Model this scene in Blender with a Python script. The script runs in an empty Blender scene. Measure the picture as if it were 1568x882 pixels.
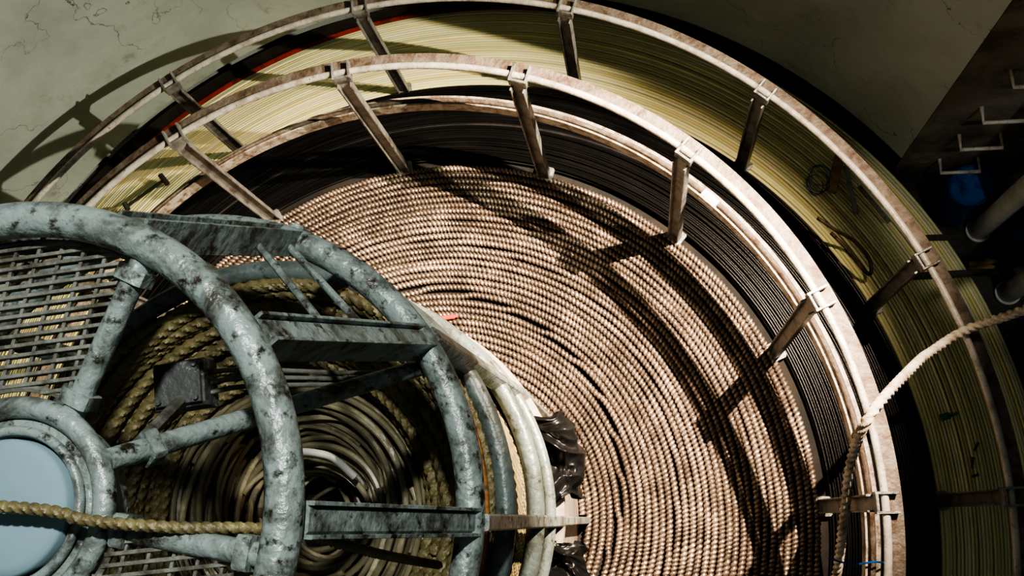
import bpy, math, random
import numpy as np
from mathutils import Matrix, Vector, noise
random.seed(4); rng=np.random.default_rng(4)
D=math.radians
# ------------------------------------------------------------------ materials
def mat(name, base, dirt=None, scale=6.0, lo=.45, hi=.6, rough=.6, metal=0.0, bump=.2, bscale=60, tint=False, spec=.5, fine=None, flo=.55, fhi=.68, fmul=5):
    m=bpy.data.materials.new(name); m.use_nodes=True; nt=m.node_tree; N=nt.nodes; L=nt.links
    b=N['Principled BSDF']; b.inputs['Roughness'].default_value=rough; b.inputs['Metallic'].default_value=metal
    b.inputs['Specular IOR Level'].default_value=spec
    tc=N.new('ShaderNodeTexCoord')
    rgb=N.new('ShaderNodeRGB'); rgb.outputs[0].default_value=(*base,1); col=rgb.outputs[0]
    def mix(a,bcol,facout):
        mx=N.new('ShaderNodeMix'); mx.data_type='RGBA'
        L.new(facout,mx.inputs[0]); L.new(a,mx.inputs[6]); mx.inputs[7].default_value=(*bcol,1)
        return mx.outputs[2]
    def nz(sc,det=8,l=.4,h=.6,dist=0):
        n=N.new('ShaderNodeTexNoise'); n.inputs['Scale'].default_value=sc; n.inputs['Detail'].default_value=det; n.inputs['Roughness'].default_value=.68
        n.inputs['Distortion'].default_value=dist
        L.new(tc.outputs['Object'],n.inputs['Vector'])
        r=N.new('ShaderNodeMapRange'); r.inputs[1].default_value=l; r.inputs[2].default_value=h
        L.new(n.outputs[0],r.inputs[0]); return r.outputs[0]
    if tint:
        at=N.new('ShaderNodeAttribute'); at.attribute_name='tint'
        mx=N.new('ShaderNodeMix'); mx.data_type='RGBA'; mx.blend_type='MULTIPLY'; mx.inputs[0].default_value=1
        L.new(col,mx.inputs[6]); L.new(at.outputs['Color'],mx.inputs[7]); col=mx.outputs[2]
    if dirt is not None: col=mix(col,dirt,nz(scale,10,lo,hi,.4))
    if fine is not None: col=mix(col,fine,nz(scale*fmul,8,flo,fhi))
    L.new(col,b.inputs['Base Color'])
    if bump:
        n=N.new('ShaderNodeTexNoise'); n.inputs['Scale'].default_value=bscale; n.inputs['Detail'].default_value=6
        L.new(tc.outputs['Object'],n.inputs['Vector'])
        bp=N.new('ShaderNodeBump'); bp.inputs['Strength'].default_value=bump; bp.inputs['Distance'].default_value=.01
        L.new(n.outputs[0],bp.inputs['Height']); L.new(bp.outputs[0],b.inputs['Normal'])
    return m
def wall_mat():
    m=mat('painted_tank_steel',(.42,.475,.46),(.26,.30,.29),1.1,.33,.7,.5,0,.15,14,fine=(.19,.195,.175),flo=.58,fhi=.78)
    nt=m.node_tree;N=nt.nodes;L=nt.links;b=N['Principled BSDF'];tc=[n for n in N if n.type=='TEX_COORD'][0]
    src=b.inputs['Base Color'].links[0].from_socket
    v=N.new('ShaderNodeTexVoronoi');v.feature='DISTANCE_TO_EDGE';v.inputs['Scale'].default_value=2.1
    nn=N.new('ShaderNodeTexNoise');nn.inputs['Scale'].default_value=3.5;nn.inputs['Detail'].default_value=8
    L.new(tc.outputs['Object'],nn.inputs['Vector'])
    ad=N.new('ShaderNodeMix');ad.data_type='RGBA';ad.inputs[0].default_value=.35
    L.new(tc.outputs['Object'],ad.inputs[6]);L.new(nn.outputs[1],ad.inputs[7]);L.new(ad.outputs[2],v.inputs['Vector'])
    r=N.new('ShaderNodeMapRange');r.inputs[1].default_value=0;r.inputs[2].default_value=.0045;r.inputs[3].default_value=1;r.inputs[4].default_value=0
    L.new(v.outputs[0],r.inputs[0])
    n2=N.new('ShaderNodeTexNoise');n2.inputs['Scale'].default_value=1.7;L.new(tc.outputs['Object'],n2.inputs['Vector'])
    r2=N.new('ShaderNodeMapRange');r2.inputs[1].default_value=.45;r2.inputs[2].default_value=.6;L.new(n2.outputs[0],r2.inputs[0])
    mu=N.new('ShaderNodeMath');mu.operation='MULTIPLY';L.new(r.outputs[0],mu.inputs[0]);L.new(r2.outputs[0],mu.inputs[1])
    mx=N.new('ShaderNodeMix');mx.data_type='RGBA';L.new(mu.outputs[0],mx.inputs[0]);L.new(src,mx.inputs[6]);mx.inputs[7].default_value=(.06,.045,.03,1)
    L.new(mx.outputs[2],b.inputs['Base Color']);return m
M_wall=wall_mat()
M_dark=mat('dark_fill',(.010,.010,.010),(.025,.02,.016),4,rough=.8)  # near-black colour that fills the dark gaps behind and under parts
M_darkwall=mat('dark_bulkhead_paint',(.20,.19,.16),(.10,.085,.07),3,rough=.7)  # dark beige-grey paint of the bulkhead and far wall
M_floor=mat('greasy_steel_floor',(.06,.058,.05),(.02,.02,.02),5,rough=.6)
M_teal=mat('worn_grey_teal_paint',(.315,.375,.355),(.075,.073,.058),10,.46,.63,.32,.1,.7,40,fine=(.035,.028,.018),flo=.54,fhi=.64,fmul=2.8,spec=.6)
M_tealb=mat('grey_teal_paint',(.19,.23,.218),(.07,.073,.06),9,.45,.7,.35,.1,.4,40,fine=(.04,.033,.024),flo=.55,fhi=.68,fmul=3)
M_cream=mat('stained_cream_paint',(.45,.395,.325),(.20,.165,.13),5,.42,.7,.5,0,.2,40,fine=(.12,.09,.065))
M_pipe=mat('white_pipe_paint',(.66,.65,.61),(.38,.35,.31),5,.45,.7,.4,0,.1,40)
M_white=mat('weathered_white_paint',(.52,.50,.46),(.28,.245,.20),14,.45,.66,.36,0,.3,50,fine=(.13,.08,.05),flo=.59,fhi=.69)
M_rust=mat('rusted_rail_steel',(.20,.17,.14),(.09,.055,.036),16,.42,.64,.6,.2,.5,60)
M_rail=mat('rail_bar_paint',(.46,.41,.345),(.15,.10,.065),18,.44,.62,.45,0,.4,60)
M_post=mat('post_steel',(.28,.28,.265),(.10,.085,.07),12,.45,.66,.42,.3,.4,60)
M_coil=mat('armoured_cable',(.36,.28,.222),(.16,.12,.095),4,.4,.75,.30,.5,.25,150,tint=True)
M_black=mat('black_cable',(.010,.0095,.0095),(.0045,.0045,.0045),3,.4,.7,.30,0,.1,100,tint=True,spec=.35)
M_yel=mat('yellow_cable',(.92,.84,.47),(.68,.65,.39),2.5,.45,.8,.5,0,.1,100,tint=True)
M_rope=mat('yellow_wire_rope',(.28,.235,.115),(.10,.082,.042),9,.4,.7,.45,.1,.3,120)
M_cab=mat('tan_hoses',(.31,.275,.185),(.12,.10,.065),8,.4,.7,.33,0,.1,80,tint=True)
M_fib=mat('fibre_rope',(.62,.55,.47),(.24,.18,.13),14,.45,.65,.8,0,.4,150)
M_blackrub=mat('black_rubber',(.03,.028,.026),None,rough=.45)
M_brownrub=mat('brown_hose',(.10,.07,.045),(.03,.025,.02),20,rough=.5)
M_bag=mat('black_plastic_film',(.008,.008,.0085),(.014,.014,.014),6,.5,.7,.34,0,.1,30,spec=.45)
M_wood=mat('plank_wood',(.36,.26,.13),(.2,.12,.05),12,rough=.7)
M_red=mat('red_paint',(.36,.03,.015),(.12,.02,.01),6,rough=.5)
M_redb=mat('red_tube',(.75,.05,.02),None,rough=.35)
M_orange=mat('orange_line',(.50,.22,.07),(.14,.08,.04),20,rough=.6)
M_blue=mat('blue_plastic',(.012,.10,.34),(.01,.04,.14),8,rough=.35)
M_green=mat('green_glass',(.01,.22,.08),None,rough=.2)
M_hub=mat('pale_blue_paint',(.26,.37,.42),(.20,.29,.335),2,.45,.7,.75,0,.05,20,spec=.2)
M_tape=mat('white_tape',(.55,.60,.62),(.35,.38,.40),10,rough=.5)
M_galv=mat('galvanised_grating',(.30,.30,.26),(.10,.09,.07),14,.45,.65,.45,.4,.3,60)
M_boxm=mat('junction_box_grey',(.10,.105,.10),(.36,.37,.36),26,.54,.62,.5,.2,.4,60)
# ------------------------------------------------------------------ mesh builder
class B:
    def __init__(s): s.v=[];s.f=[];s.mi=[];s.t=[];s.n=0
    def add(s,v,f,mi=0,t=None):
        v=np.asarray(v,float); s.v.append(v); s.f+= [tuple(int(i)+s.n for i in q) for q in f]; s.mi+=[mi]*len(f)
        s.t.append(np.ones((len(v),3)) if t is None else np.asarray(t,float)); s.n+=len(v)
    def tube(s,P,r,k=10,closed=False,mi=0,lobes=0,amp=0,lay=.1,t=None,caps=True):
        P=np.asarray(P,float); n=len(P)
        if closed: T=np.roll(P,-1,0)-np.roll(P,1,0)
        else: T=np.gradient(P,axis=0)
        T/=np.linalg.norm(T,axis=1)[:,None]
        ref=np.array([0,0,1.]) if abs(T[0,2])<.9 else np.array([1.,0,0])
        U=np.zeros_like(P);u=ref-T[0]*ref.dot(T[0]);u/=np.linalg.norm(u)
        for i in range(n):
            u=u-T[i]*u.dot(T[i]);u/=np.linalg.norm(u);U[i]=u
        W=np.cross(T,U)
        ds=np.r_[0,np.cumsum(np.linalg.norm(np.diff(P,axis=0),axis=1))]
        th=np.arange(k)*2*math.pi/k
        R=np.full((n,k),1.)*(np.asarray(r).reshape(-1,1) if np.ndim(r) else r)
        if lobes: 
            ph=lobes*th[None,:]-ds[:,None]*2*math.pi/lay
            R=R*(1+amp*(np.abs(np.cos(ph/2))*2-1.3))
        V=P[:,None,:]+R[:,:,None]*(np.cos(th)[None,:,None]*U[:,None,:]+np.sin(th)[None,:,None]*W[:,None,:])
        F=[]
        for i in range(n if closed else n-1):
            a=i*k;b=((i+1)%n)*k
            for j in range(k):
                j2=(j+1)%k;F.append((a+j,a+j2,b+j2,b+j))
        if caps and not closed: F.append(tuple(range(k))[::-1]);F.append(tuple((n-1)*k+j for j in range(k)))
        tt=None if t is None else np.tile(np.asarray(t,float),(n*k,1))
        s.add(V.reshape(-1,3),F,mi,tt)
    def circ(s,r,z,tr,k=12,seg=160,mi=0,a0=None,a1=None,**kw):
        if a0 is None:
            a=np.arange(seg)*2*math.pi/seg;s.tube(np.c_[r*np.cos(a),r*np.sin(a),np.full(seg,z)],tr,k,True,mi,**kw)
        else:
            a=np.linspace(D(a0),D(a1),seg);s.tube(np.c_[r*np.cos(a),r*np.sin(a),np.full(seg,z)],tr,k,False,mi,**kw)
    def beam(s,p0,p1,w,h,up=(0,0,1),mi=0,bev=.12):
        p0=np.array(p0,float);p1=np.array(p1,float);T=p1-p0;T/=np.linalg.norm(T)
        up=np.array(up,float);S=np.cross(T,up);S/=np.linalg.norm(S);U=np.cross(S,T)
        c=min(w,h)*bev;a=w/2;b=h/2
        pr=[(-a+c,-b),(a-c,-b),(a,-b+c),(a,b-c),(a-c,b),(-a+c,b),(-a,b-c),(-a,-b+c)]
        V=[p0+S*x+U*y for x,y in pr]+[p1+S*x+U*y for x,y in pr]
        F=[(i,(i+1)%8,8+(i+1)%8,8+i) for i in range(8)]+[tuple(range(8))[::-1],tuple(range(8,16))]
        s.add(V,F,mi)
    def rev(s,prof,seg=160,a0=0,a1=360,mi=0,closedprof=False,t=None):
        full=abs(a1-a0)>=360;n=seg if full else seg+1
        a=np.linspace(D(a0),D(a1),seg+1)[:n];prof=np.asarray(prof,float);m=len(prof)
        V=np.stack([np.cos(a)[:,None]*prof[None,:,0],np.sin(a)[:,None]*prof[None,:,0],np.broadcast_to(prof[None,:,1],(n,m))],-1).reshape(-1,3)
        F=[]
        for i in range(seg):
            x=i*m;y=((i+1)%n)*m
            for j in range(m if closedprof else m-1):
                j2=(j+1)%m;F.append((x+j,y+j,y+j2,x+j2))
        tt=None if t is None else np.tile(np.asarray(t,float),(n,1))
        s.add(V,F,mi,tt)
    def obj(s,name,mats,parent=None,smooth=True,sharp=45):
        me=bpy.data.meshes.new(name);me.from_pydata(np.concatenate(s.v).tolist(),[],s.f)
        for m in (mats if isinstance(mats,(list,tuple)) else [mats]): me.materials.append(m)
        me.polygons.foreach_set('material_index',s.mi)
        me.polygons.foreach_set('use_smooth',[smooth]*len(s.f))
        at=me.color_attributes.new('tint','FLOAT_COLOR','POINT');t=np.concatenate(s.t);at.data.foreach_set('color',np.c_[t,np.ones(len(t))].ravel())
        if smooth:
            try: me.set_sharp_from_angle(angle=D(sharp))
            except Exception: pass
        me.update();o=bpy.data.objects.new(name,me);bpy.context.collection.objects.link(o)
        if parent: o.parent=parent
        return o
def empty(name):
    e=bpy.data.objects.new(name,None);bpy.context.collection.objects.link(e);return e
def cyl(r,az,z): return np.array([r*math.cos(D(az)),r*math.sin(D(az)),z])
def smooth_path(P,n=80):
    P=np.array(P,float);out=[];m=len(P)
    for i in range(m-1):
        p0=P[max(i-1,0)];p1=P[i];p2=P[i+1];p3=P[min(i+2,m-1)]
        for t in np.linspace(0,1,max(2,n//(m-1)),endpoint=False):
            out.append(.5*((2*p1)+(-p0+p2)*t+(2*p0-5*p1+4*p2-p3)*t*t+(-p0+3*p1-3*p2+p3)*t**3))
    out.append(P[-1]);return np.array(out)
def resample(P,ds):
    P=np.asarray(P);L=np.r_[0,np.cumsum(np.linalg.norm(np.diff(P,axis=0),axis=1))];s=np.arange(0,L[-1],ds)
    return np.stack([np.interp(s,L,P[:,i]) for i in range(3)],-1)
# ------------------------------------------------------------------ shell
b=B();b.add([(-5,-5,-.95),(6,-5,-.95),(6,5,-.95),(-5,5,-.95)],[(0,1,2,3)]);b.obj('floor',M_floor,smooth=False)
b=B();b.rev([(3.13,-.95),(3.13,-.44),(3.05,-.44),(3.05,-.38),(3.05,4.2),(3.13,4.2)],seg=200,a0=37.9,a1=262);b.obj('wall_tank',M_wall)
b=B();b.rev([(3.05,-.50),(3.05,-.94)],seg=160,a0=38,a1=262);b.obj('dark_gap_strip',M_dark)  # near-black strip paints the shade of the gap below the wall lip
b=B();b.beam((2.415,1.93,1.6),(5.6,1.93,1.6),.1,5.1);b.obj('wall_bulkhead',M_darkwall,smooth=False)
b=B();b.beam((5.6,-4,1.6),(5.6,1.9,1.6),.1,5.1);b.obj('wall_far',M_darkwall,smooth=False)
# ------------------------------------------------------------------ central armoured cable coil (real turns, one spiral)
def coil_spiral():
    b=B();pitch=.0335;k=7;th=np.linspace(-.1*math.pi,1.1*math.pi,k)
    rin,rout=.70,1.80;ds=.0052;turns=(rout-rin)/pitch;N=int(turns*2*math.pi*1.25/ds)
    rr=np.sqrt(np.linspace(rin**2,rout**2,N));ang=(rr-rin)/pitch*2*math.pi
    az=np.mod(ang,2*math.pi);azs=np.where(az>math.pi*1.25,az-2*math.pi,az)
    seam=.868+.165*azs
    def nzf(step,fn):
        w=np.array([fn(a,r) for a,r in zip(ang[::step],rr[::step])]);return np.interp(np.arange(N),np.arange(0,N,step),w)
    wob=nzf(40,lambda a,r:noise.noise(Vector((math.cos(a)*1.3,math.sin(a)*1.3,r*7))))
    fn2=nzf(8,lambda a,r:noise.noise(Vector((math.cos(a)*r*14,math.sin(a)*r*14,r*3))))
    fn3=nzf(12,lambda a,r:noise.noise(Vector((math.cos(a)*r*5,math.sin(a)*r*5,r*60))))
    g=.014*(1/(1+np.exp(-(rr-seam)/.002)))-.007
    seam2=seam+.26; g+=.006*(1/(1+np.exp(-(rr-seam2)/.002)))-.003
    R=rr*.992+g+.002*wob+.0035*fn3
    s=np.arange(N)*ds
    Zc=.010*wob+.006*fn3-.008*np.exp(-((rr-seam)/.02)**2)
    tr=pitch*.49
    ph=(s+.012*fn2)[:,None]*2*math.pi/.0215+1.6*th[None,:]
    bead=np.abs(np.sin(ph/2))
    rad=tr*(1+.26*(bead*1.6-1.15))*(1+.08*fn2)[:,None]
    x=R[:,None]+rad*np.cos(th);z=Zc[:,None]-tr*.8+rad*np.sin(th)
    V=np.stack([x*np.cos(ang)[:,None],x*np.sin(ang)[:,None],z],-1).reshape(-1,3)
    i=np.arange(N-1)[:,None]*k;j=np.arange(k-1)[None,:];a=(i+j)
    F=np.stack([a,a+1,a+1+k,a+k],-1).reshape(-1,4)[:,::-1]
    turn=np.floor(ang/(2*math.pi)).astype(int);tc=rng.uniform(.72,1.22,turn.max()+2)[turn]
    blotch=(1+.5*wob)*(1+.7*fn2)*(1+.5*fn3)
    t=((tc*blotch)[:,None]*(.10+1.02*bead)*(.20+.82*np.clip(np.sin(th),0,1))[None,:]).reshape(-1,1)*np.array([[1,1,1]])  # tint holds groove grime plus painted shade between beads and turns
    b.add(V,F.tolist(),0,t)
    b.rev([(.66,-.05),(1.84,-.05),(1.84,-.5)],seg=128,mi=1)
    return b.obj('cable_coil',[M_coil,M_dark])
coil_spiral()
def ring_coil(name,r0,z0,r1,z1,pitch,m,colf,seg=220,base_drop=.02,jit=.002):
    b=B();L=math.hypot(r1-r0,z1-z0);n=int(L/pitch);th=np.linspace(0,math.pi,6)
    for i in range(n):
        f=(i+.5)/n;tr=pitch*.5*rng.uniform(.85,1.02)
        r=r0+(r1-r0)*f;z=z0+(z1-z0)*f+rng.normal(0,jit)
        a=np.arange(seg)*2*math.pi/seg
        ph=rng.uniform(0,6.28,3)
        wr=.0016*np.sin(3*a+ph[0])+.0016*np.sin(7*a+ph[1])
        wz=jit*1.5*np.sin(5*a+ph[2])
        x=(r+wr)[:,None]+tr*np.cos(th);zz=(z+wz)[:,None]+tr*np.sin(th)*1.1-tr
        V=np.stack([x*np.cos(a)[:,None],x*np.sin(a)[:,None],zz],-1).reshape(-1,3);k=6
        F=[]
        for q in range(seg):
            A=q*k;C=((q+1)%seg)*k
            for j in range(k-1):F.append((A+j,C+j,C+j+1,A+j+1)[::-1])
        b.add(V,F,0,np.tile(colf(i,f),(len(V),1)))
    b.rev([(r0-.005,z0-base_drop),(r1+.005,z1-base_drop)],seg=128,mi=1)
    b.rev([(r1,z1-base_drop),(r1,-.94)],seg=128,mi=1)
    return b.obj(name,[m,M_dark])
ring_coil('black_cable_coil',1.835,-.0,2.385,-.30,.0155,M_black,lambda i,f:np.ones(3)*rng.choice([.5,.8,1,1.5,5],p=[.25,.3,.23,.15,.07]),jit=.003)
pal=[(1,1,1),(1,1.02,.95),(1.03,1.05,1.25),(.86,.93,.85),(1.0,.92,.72),(.80,.86,.9)]
ring_coil('yellow_cable_coil',2.395,-.32,3.03,-.63,.0215,M_yel,lambda i,f:np.array(pal[rng.integers(0,6)])*rng.uniform(.80,1.05),jit=.001)
b=B();b.rev([(3.028,-.64),(3.028,-.612),(3.045,-.612),(3.045,-.64)],seg=80,a0=82,a1=160);b.obj('trim_red_edge',M_red)
# ------------------------------------------------------------------ guard rails
def fence(r,az0,zfoot,ztop,zmid,name,rmid=None):
    e=empty(name);n=15
    b=B();b.circ(r,ztop,.0145,k=12,seg=240,mi=0)
    b.rev([(r+.012,ztop-.022),(r+.062,ztop-.022),(r+.062,ztop-.012),(r+.012,ztop-.012)],seg=200,closedprof=True,mi=1)
    b.obj('top_rail',[M_white,M_rust],e)
    if zmid is not None:
        b=B();rm=rmid or r
        b.rev([(rm-.008,zmid-.035),(rm+.062,zmid-.035),(rm+.062,zmid-.027),(rm,zmid-.027),(rm,zmid+.035),(rm-.008,zmid+.035)],seg=200,closedprof=True,mi=0)
        b.circ(rm+.026,zmid+.004,.012,k=8,seg=200,mi=1)
        b.circ(rm+.018,zmid,.028,k=10,seg=16,mi=2,a0=44.4,a1=47.0)
        b.obj('mid_rail',[M_rail,M_rust,M_tape],e)
    b=B()
    for i in range(n):
        az=az0+24*i;u=cyl(1,az,0);t=np.array([-u[1],u[0],0])
        c=u*(r-.028)
        b.beam(c+[0,0,zfoot],c+[0,0,ztop-.02],.060,.012,up=u)
        for sg in(-1,1):
            q=c+t*sg*.028-u*.012
            b.beam(q+[0,0,zfoot],q+[0,0,ztop-.03],.007,.035,up=u)
        for sg in(-1,1):
            q=u*(r-.036)+t*sg*.034+np.array([0,0,ztop-.002]);b.beam(q,q+u*.080,.010,.05)
        q=u*(r-.030)+np.array([0,0,ztop-.005]);b.beam(q-t*.038,q+t*.038,.010,.055)
        b.beam(c+[0,0,zfoot],c+[0,0,zfoot+.012],.09,.07,up=u)
    b.obj('posts',M_post,e)
    return e
fence(1.83,1.2,-.01,1.095,.634,'guard_rail',1.85)
fence(2.43,1.6,-.315,.575,None,'guard_rail.001')
# ------------------------------------------------------------------ tower
tw=empty('carousel_tower')
Z1,Z2,Z3=4.8-1.434,4.8-2.054,4.8-3.362;ZK=4.8-1.46
b=B();b.circ(.465,Z1,.030,k=16,seg=180)
b.circ(.635,Z2,.031,k=16,seg=180);b.obj('upper_hoops',M_teal,tw)
b=B();b.circ(.645,2.30,.027,k=14,seg=180);b.circ(.676,1.90,.027,k=14,seg=180);b.circ(.69,1.62,.020,k=14,seg=180);b.obj('lower_hoops',M_tealb,tw)
b=B();b.rev([(.64,1.46),(.722,1.44),(.722,1.40),(.68,1.38),(.668,0.0),(.66,-.3)],seg=160);b.obj('drum_skirt',M_cream,tw)
b=B()
for i in range(10):
    az=-2+36*i
    up=cyl(1,az+90,0)
    p0=cyl(.475,az,Z1-.03);p1=cyl(.632,az,Z2+.01)
    b.beam(p0,p1,.044,.044,up=up)
    s_=np.array(up)*.025
    b.beam(p0+s_,p1+s_,.060,.007,up=up);b.beam(p0-s_,p1-s_,.060,.007,up=up)
    b.beam(cyl(.65,az,Z2),cyl(.70,az,1.44),.05,.035,up=up)
    b.beam(cyl(.70,az,1.44),cyl(.70,az,0.0),.05,.03,up=up)
b.obj('legs',M_teal,tw,smooth=False)
def leg(az,t): return cyl(.475,az,Z1-.03)*(1-t)+cyl(.632,az,Z2+.01)*t
b=B()
b.tube([leg(70,.72),leg(34,.40)],.008,8);b.tube([leg(70,.95),leg(34,.66)],.008,8)
b.obj('rungs',M_teal,tw)
b=B()
for a0,a1,r1,z1 in[(26,31,.61,Z2-.06),(-10,-9,.455,Z1-.01),(60,63,.455,Z1-.01),(140,140,.455,Z1-.01),(212,212,.455,Z1-.01),(285,285,.455,Z1-.01)]:
    p0=cyl(.17,a0,ZK-.02);p1=cyl(r1,a1,z1);b.tube(np.linspace(p0,p1,8),.019,12)
    for f in(.1,.85 if r1<.5 else .45):
        q=p0*(1-f)+p1*f;d=(p1-p0)/np.linalg.norm(p1-p0)
        b.beam(q-d*.012,q+d*.012,.052,.045)
b.obj('spokes',M_teal,tw)
b=B();b.circ(.160,ZK-.01,.018,k=14,seg=120)
b.rev([(.112,ZK-.01),(.150,ZK-.015),(.155,ZK-.06),(.150,ZK-.10),(.11,ZK-.11),(.0,ZK-.11)],seg=80);b.circ(.122,ZK-.004,.008,k=10,seg=90)
b.obj('collar',M_teal,tw)
b=B();b.rev([(.108,ZK-.09),(.108,ZK+.004),(.104,ZK+.010),(.09,ZK+.014),(.06,ZK+.018),(.03,ZK+.020),(0,ZK+.020)],seg=80);b.obj('domed_cap',M_hub,tw)
def grating():
    b=B();zz=Z1-.035
    def inside(x,y):
        r=math.hypot(x,y);a=math.degrees(math.atan2(y,x))%360
        return .185<r<.440 and (65<a<208 or 289<a<349)
    for ang,sp,w in((6,.0165,.0065),(80,.040,.006)):
        d=np.array([math.cos(D(ang)),math.sin(D(ang))]);nrm=np.array([-d[1],d[0]])
        for o in np.arange(-.45,.45,sp):
            run=None
            for s in np.arange(-.46,.47,.006):
                p=d*s+nrm*o;ins=inside(*p)
                if ins and run is None: run=p
                if (not ins) and run is not None:
                    if np.linalg.norm(p-run)>.02:b.beam((run[0],run[1],zz),(p[0],p[1],zz),w,.016 if ang<50 else .008)
                    run=None
    for a0,a1 in((65,208),(289,349)):
        for r in(.19,.435):b.circ(r,zz,.006,k=6,seg=60,a0=a0,a1=a1)
    b.obj('grating_platform',M_galv,tw,smooth=False)
grating()
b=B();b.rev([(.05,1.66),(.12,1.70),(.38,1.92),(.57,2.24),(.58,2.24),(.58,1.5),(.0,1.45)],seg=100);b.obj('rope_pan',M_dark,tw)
def rope_coil():
    b=B();P=[];laps=15
    N=int(laps*2*math.pi*.52/.009)
    for i in range(N):
        f=i/N;a=f*laps*2*math.pi
        r=.605-.215*f+.004*math.sin(5.3*a)+.003*math.sin(1.7*a);z=2.30-.27*f+.012*math.sin(a*.37)+.006*math.sin(a*2.1)
        P.append((r*math.cos(a),r*math.sin(a),z))
    b.tube(P,.0158,14,lobes=4,amp=.30,lay=.034)
    for kk in range(10):
        P=[];a0=rng.uniform(0,6.28);r0=rng.uniform(.43,.59);c=rng.normal(0,.016,2)
        for i in range(420):
            a=a0+i/420*5.6;f=(.605-r0)/.215
            r=r0+.014*math.sin(a*2+a0);P.append((c[0]+r*math.cos(a),c[1]+r*math.sin(a),2.335-.27*f))
        b.tube(P,.0158,14,lobes=4,amp=.30,lay=.034)
    P=[];laps=22;N=laps*330
    for i in range(N):
        f=i/N;a=f*laps*2*math.pi;P.append((.597*math.cos(a),.597*math.sin(a),2.25-.72*f))
    b.tube(P,.0155,12,lobes=4,amp=.30,lay=.034)
    b.obj('wire_rope_coil',M_rope)
    b=B()
    for kk in range(78):
        f=((kk%46)+.5)/46;r0=.40-.29*f**.9;c=rng.normal(0,.02,2)*(1 if kk<46 else 1.4);a0=rng.uniform(0,6.28);z0=2.02-.24*f+rng.uniform(0,.03)+(.025 if kk>=46 else 0);tr=rng.choice([.007,.009,.011])
        ph=rng.uniform(0,6.28);el=rng.uniform(0,.022);P=[];sp=rng.uniform(2.0,6.0) if kk>=46 else 6.1;dr=rng.uniform(-.08,.08) if kk>=46 else 0
        for i in range(150):
            q=i/150;a=a0+q*sp;r=r0+el*math.sin(2*a+ph)+dr*q;P.append((c[0]+r*math.cos(a),c[1]+r*math.sin(a),z0+.015*math.sin(a+ph)))
        t=rng.choice([.5,.9,1.3,2.0],p=[.25,.35,.28,.12])
        b.tube(P,tr,8,t=(t,t,t*.97))
    b.obj('hose_bundle',M_cab)
rope_coil()
b=B();b.circ(.612,2.40,.008,k=8,seg=60,a0=-30,a1=30);b.obj('orange_line',M_orange)
b=B();b.tube(smooth_path([(.02,.17,2.06),(.07,.165,2.08),(.12,.15,2.07),(.17,.10,2.03)],20),.011,10,t=(1,1,1));b.obj('white_hose',M_pipe)
# junction box with conduits
jb=empty('junction_box')
b=B();c=np.array([.128,.232,3.02]);R=np.array([math.cos(D(8)),math.sin(D(8)),0])
b.beam(c-R*.050,c+R*.050,.09,.06,bev=.08);b.beam(c-R*.045+[0,0,.034],c+R*.045+[0,0,.034],.08,.010)
for sx in(-1,1):
    for sy in(-1,1):
        q=c+R*.037*sx+np.array([-R[1],R[0],0])*.032*sy;b.tube([q+[0,0,.036],q+[0,0,.046]],.005,8)
b.obj('housing',M_boxm,jb,smooth=False)
b=B()
for i in range(3):
    o=np.array([0,.02*(i-1),0]);b.tube(smooth_path([c+R*.05+o,c+R*.12+o*.8+[0,0,-.02],c+R*.25+o*.6+[0,0,-.18],(.46,.27+.01*i,2.75)],30),.005,8)
b.tube([c+[0,0,-.03],(.16,.10,3.25)],.012,8)
b.obj('conduits',M_galv,jb)
b=B();P=smooth_path([(-1.3,.06,3.62),(-.5,.02,3.47),(.046,.002,3.405),(.17,-.018,3.385),(.295,-.028,3.36),(.40,-.03,3.315),(.455,-.04,3.24),(.50,-.08,2.95),(.52,-.12,2.5)],200);b.tube(resample(P,.0035),.0085,14,lobes=4,amp=.24,lay=.016)
b.obj('wire_rope',M_rope)
# draped crumpled plastic sheet over the rim of the drum
def sheet(name,a0,a1,seed,rc=.728,zc=1.43,R0=.068):
    b=B();nu,nv=120,90;V=[]
    L=(a1-a0)*D(1)*rc
    for i in range(nu):
        for j in range(nv):
            u=i/(nu-1);v=j/(nv-1)
            p=Vector((u*L*9+seed,v*.26*9,seed*.7))
            q=p+noise.noise_vector(p*.8+Vector((3,3,3)))*.9
            f1=abs(noise.noise(q*.9));f2=abs(noise.noise(q*1.9+Vector((5,1,0))));f3=abs(noise.noise(q*4+Vector((2,9,4))))
            disp=.085*(.33-f1)+.035*(.3-f2)+.010*(.3-f3)
            aa=a0+(a1-a0)*u+ (2.6*noise.noise(Vector((v*3,seed,0))))*(1 if u>.5 else -1)*abs(2*u-1)
            phi=D(165-230*v+16*noise.noise(Vector((u*3.5,seed,7)))*abs(2*v-1)*2)
            taper=.6+.4*math.sin(math.pi*min(max(u,.04),.96))**.6
            rad=(R0+disp)*taper
            V.append(cyl(rc+rad*math.cos(phi),aa,zc+rad*1.3*math.sin(phi)))
    F=[(i*nv+j,(i+1)*nv+j,(i+1)*nv+j+1,i*nv+j+1) for i in range(nu-1) for j in range(nv-1)]
    b.add(V,F);b.obj(name,M_bag,sharp=180)
sheet('plastic_sheet',4.0,26,1.3)
sheet('plastic_sheet.001',-26,-7,9.7)
# draped fibre rope
b=B();b.tube(resample(smooth_path([(3.6,1.05,2.0),(2.9,.89,1.2),(2.478,.777,.80),(2.31,.735,.63),(2.15,.64,.70),(2.035,.56,.85),(1.80,.35,1.13),(1.763,.21,.92),(1.755,0,.72),(1.757,-.24,.45),(1.74,-.5,.06),(1.70,-.9,.06)],200),.005),.0175,14,lobes=3,amp=.25,lay=.034)
b.obj('fibre_rope',M_fib)
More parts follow.
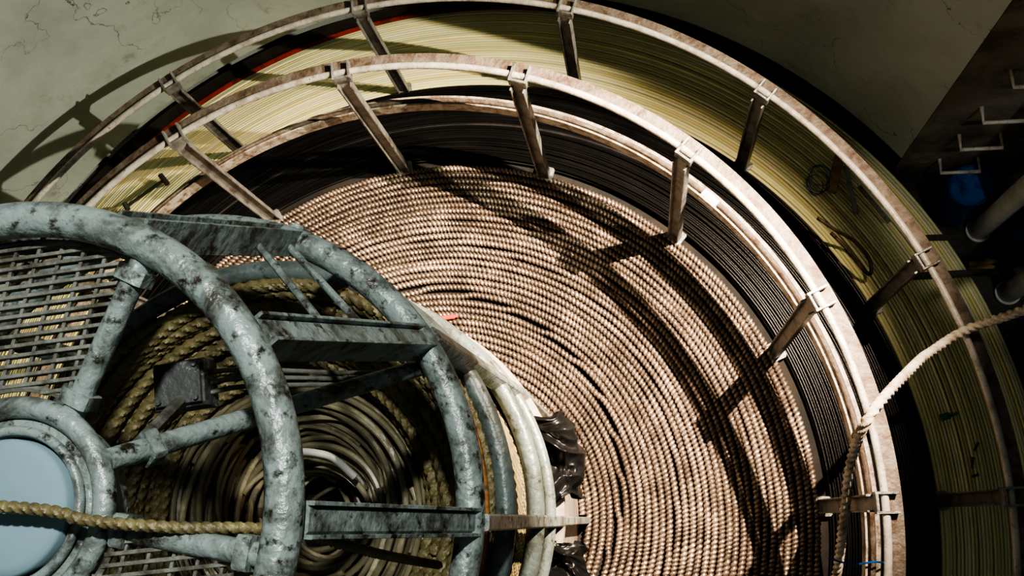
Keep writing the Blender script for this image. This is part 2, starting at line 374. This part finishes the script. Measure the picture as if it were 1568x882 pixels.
# bits on the yellow coil
b=B();b.tube(smooth_path([(1.886,1.455,-.10),(1.97,1.40,-.13),(2.076,1.355,-.2),(2.150,1.27,-.24),(2.150,1.19,-.24),(2.10,1.215,-.2),(2.02,1.31,-.15),(1.95,1.38,-.12)],80),.010,8);b.obj('rubber_hose',M_brownrub)
def stick(name,c,dr,L,w,h,m):
    c=np.array(c,float);d=np.array([dr[0],dr[1],0.]);d/=np.linalg.norm(d);b=B();b.beam(c-d*L/2,c+d*L/2,w,h);b.obj(name,m,smooth=False)
stick('wooden_block',(2.052,1.791,-.41),(.27,.96),.21,.05,.03,M_wood)
stick('steel_bar',(2.125,1.70,-.41),(-.14,.99),.27,.022,.02,M_post)
stick('steel_bar.001',(2.24,1.615,-.42),(-.55,.83),.25,.02,.02,M_post)
stick('steel_bar.002',(2.58,1.44,-.50),(1,0),.19,.03,.02,M_blackrub)
stick('steel_bar.003',(2.60,1.22,-.43),(1,0.02),.46,.035,.03,M_blackrub)
b=B();b.tube([(-2.005,1.78,-.40),(-1.77,1.93,-.38)],.010,8);b.tube([(-2.02,1.80,-.40),(-1.995,1.76,-.40)],.016,8);b.tube([(-1.80,1.96,-.38),(-1.75,1.90,-.38)],.016,8);b.obj('pry_bar',M_blackrub)
b=B()
for i in range(5):
    a=np.linspace(0,5.8,40);rr=rng.uniform(.03,.07);c=np.array([1.95,1.76])+rng.normal(0,.02,2);P=np.c_[c[0]+rr*np.cos(a+i),c[1]+1.3*rr*np.sin(a+i),-.38+.01*np.sin(3*a)];b.tube(P,.002,6)
b.obj('wire_tangle',M_blue)
b=B();P=np.array([(2.45,.47,-.34),(2.49,.48,-.34),(2.50,.482,-.34),(2.53,.49,-.34)]);b.tube(P,np.array([.018,.018,.008,.007]),12);b.obj('green_bottle',M_green)
b=B()
for x,y,l,a in((2.60,.25,.05,80),(2.605,.19,.03,20),(2.63,.33,.04,60)):
    d=np.array([math.cos(D(a)),math.sin(D(a)),0])*l/2;c=np.array([x,y,-.32-.49*(math.hypot(x,y)-2.395)+.012]);b.tube([c-d,c+d],.005,8);b.tube([c+d,c+d*1.2],.009,6)
b.obj('loose_bolts',M_blackrub)
b=B();b.tube([(-.03,.965,.022),(.06,.975,.022)],.012,10);b.tube([(.055,.974,.022),(.075,.976,.022)],.008,8);b.obj('red_marker',M_redb)
b=B();b.tube(smooth_path([(1.70,-.17,.62),(1.78,-.19,.68),(1.86,-.18,.70),(1.93,-.19,.62)],30),.004,6);b.obj('blue_cord',M_blue)
# side bay
e=empty('wall_ladder');b=B()
for z in(1.0,.6,.2,-.15,-.5):
    b.tube([(2.62,1.885,z),(2.62,1.80,z),(2.82,1.80,z),(2.82,1.885,z)],.011,8)
b.obj('rungs_wall',M_white,e)
prof=[(0,-.95),(.115,-.95),(.12,-.86),(.115,-.8),(.12,-.72),(.115,-.5),(.12,-.48),(.11,-.46),(.105,-.49),(0,-.5)]
b=B();b.rev(prof,seg=48);o=b.obj('blue_drum',M_blue);o.location=(2.775,1.735,-.10);o.scale=(1,1,.9)
b=B();b.rev(prof,seg=48);o=b.obj('blue_drum.001',M_blue);o.location=(3.14,1.48,0)
for i,(x,y) in enumerate([(2.92,1.59),(3.04,1.22)]):
    b=B();b.tube([(x,y,-.94),(x,y,1.6)],.058,24);b.rev([(0,0),(.07,0),(.07,.02),(0,.02)],seg=24);b.v[-1][:]+=np.array([x,y,-.94]);b.obj('vertical_pipe' if i==0 else 'vertical_pipe.001',M_pipe)
b=B()
for i in range(16):
    c=np.array([3.25+rng.uniform(-.15,.25),1.02+rng.uniform(-.25,.0),-.94+.012*i]) if i>7 else np.array([2.90+rng.uniform(-.02,.02),1.37+rng.uniform(-.02,.02),-.94+.012*i]);a=rng.uniform(-.4,.5);d=np.array([math.cos(a),math.sin(a),0]);b.beam(c-d*.08,c+d*.08,.025,.012)
b.obj('scrap_wood_pile',M_wood,smooth=False)
# ------------------------------------------------------------------ lights
def spot(name,loc,tgt,power,ang,blend,size,col):
    l=bpy.data.lights.new(name,'SPOT');l.energy=power;l.spot_size=D(ang);l.spot_blend=blend;l.shadow_soft_size=size;l.color=col
    o=bpy.data.objects.new(name,l);bpy.context.collection.objects.link(o);o.location=loc
    o.rotation_euler=(Vector(tgt)-Vector(loc)).to_track_quat('-Z','Y').to_euler();return o
spot('flood_lamp',(2.53,1.70,3.8),(.28,.50,0),4300,55,1.0,.015,(1,.80,.60))
spot('flood_lamp.001',(4.88,.87,4.77),(-1.15,2.5,.25),2300,34,.6,.03,(1,.92,.72))
spot('tower_fill_light',(1.2,1.3,6.6),(-.02,.08,3.0),560,30,.6,.08,(.96,.98,.94))  # added fill to brighten the tower, not an actual lamp there
spot('bay_fill_light',(3.1,.4,3.6),(2.98,1.62,-.3),120,22,.6,.05,(1,.96,.88))  # added fill to lift the dim side bay, no source known there
w=bpy.data.worlds.new('w');bpy.context.scene.world=w;w.use_nodes=True;bg=w.node_tree.nodes['Background'];bg.inputs[0].default_value=(.66,.77,.74,1);bg.inputs[1].default_value=.125
# ------------------------------------------------------------------ camera
cam=bpy.data.cameras.new('camera');co=bpy.data.objects.new('camera',cam);bpy.context.collection.objects.link(co)
co.matrix_world=Matrix(((.99093,.03059,.13084,1.0),(0,.97373,-.22764,-.0144),(-.13437,.22558,.96490,4.8),(0,0,0,1)))
cam.sensor_width=36;cam.lens=36*1506.5/1568;cam.clip_start=.02;bpy.context.scene.camera=co
bpy.context.scene.view_settings.view_transform='AgX'
try: bpy.context.scene.view_settings.look='AgX - High Contrast'
except Exception: pass
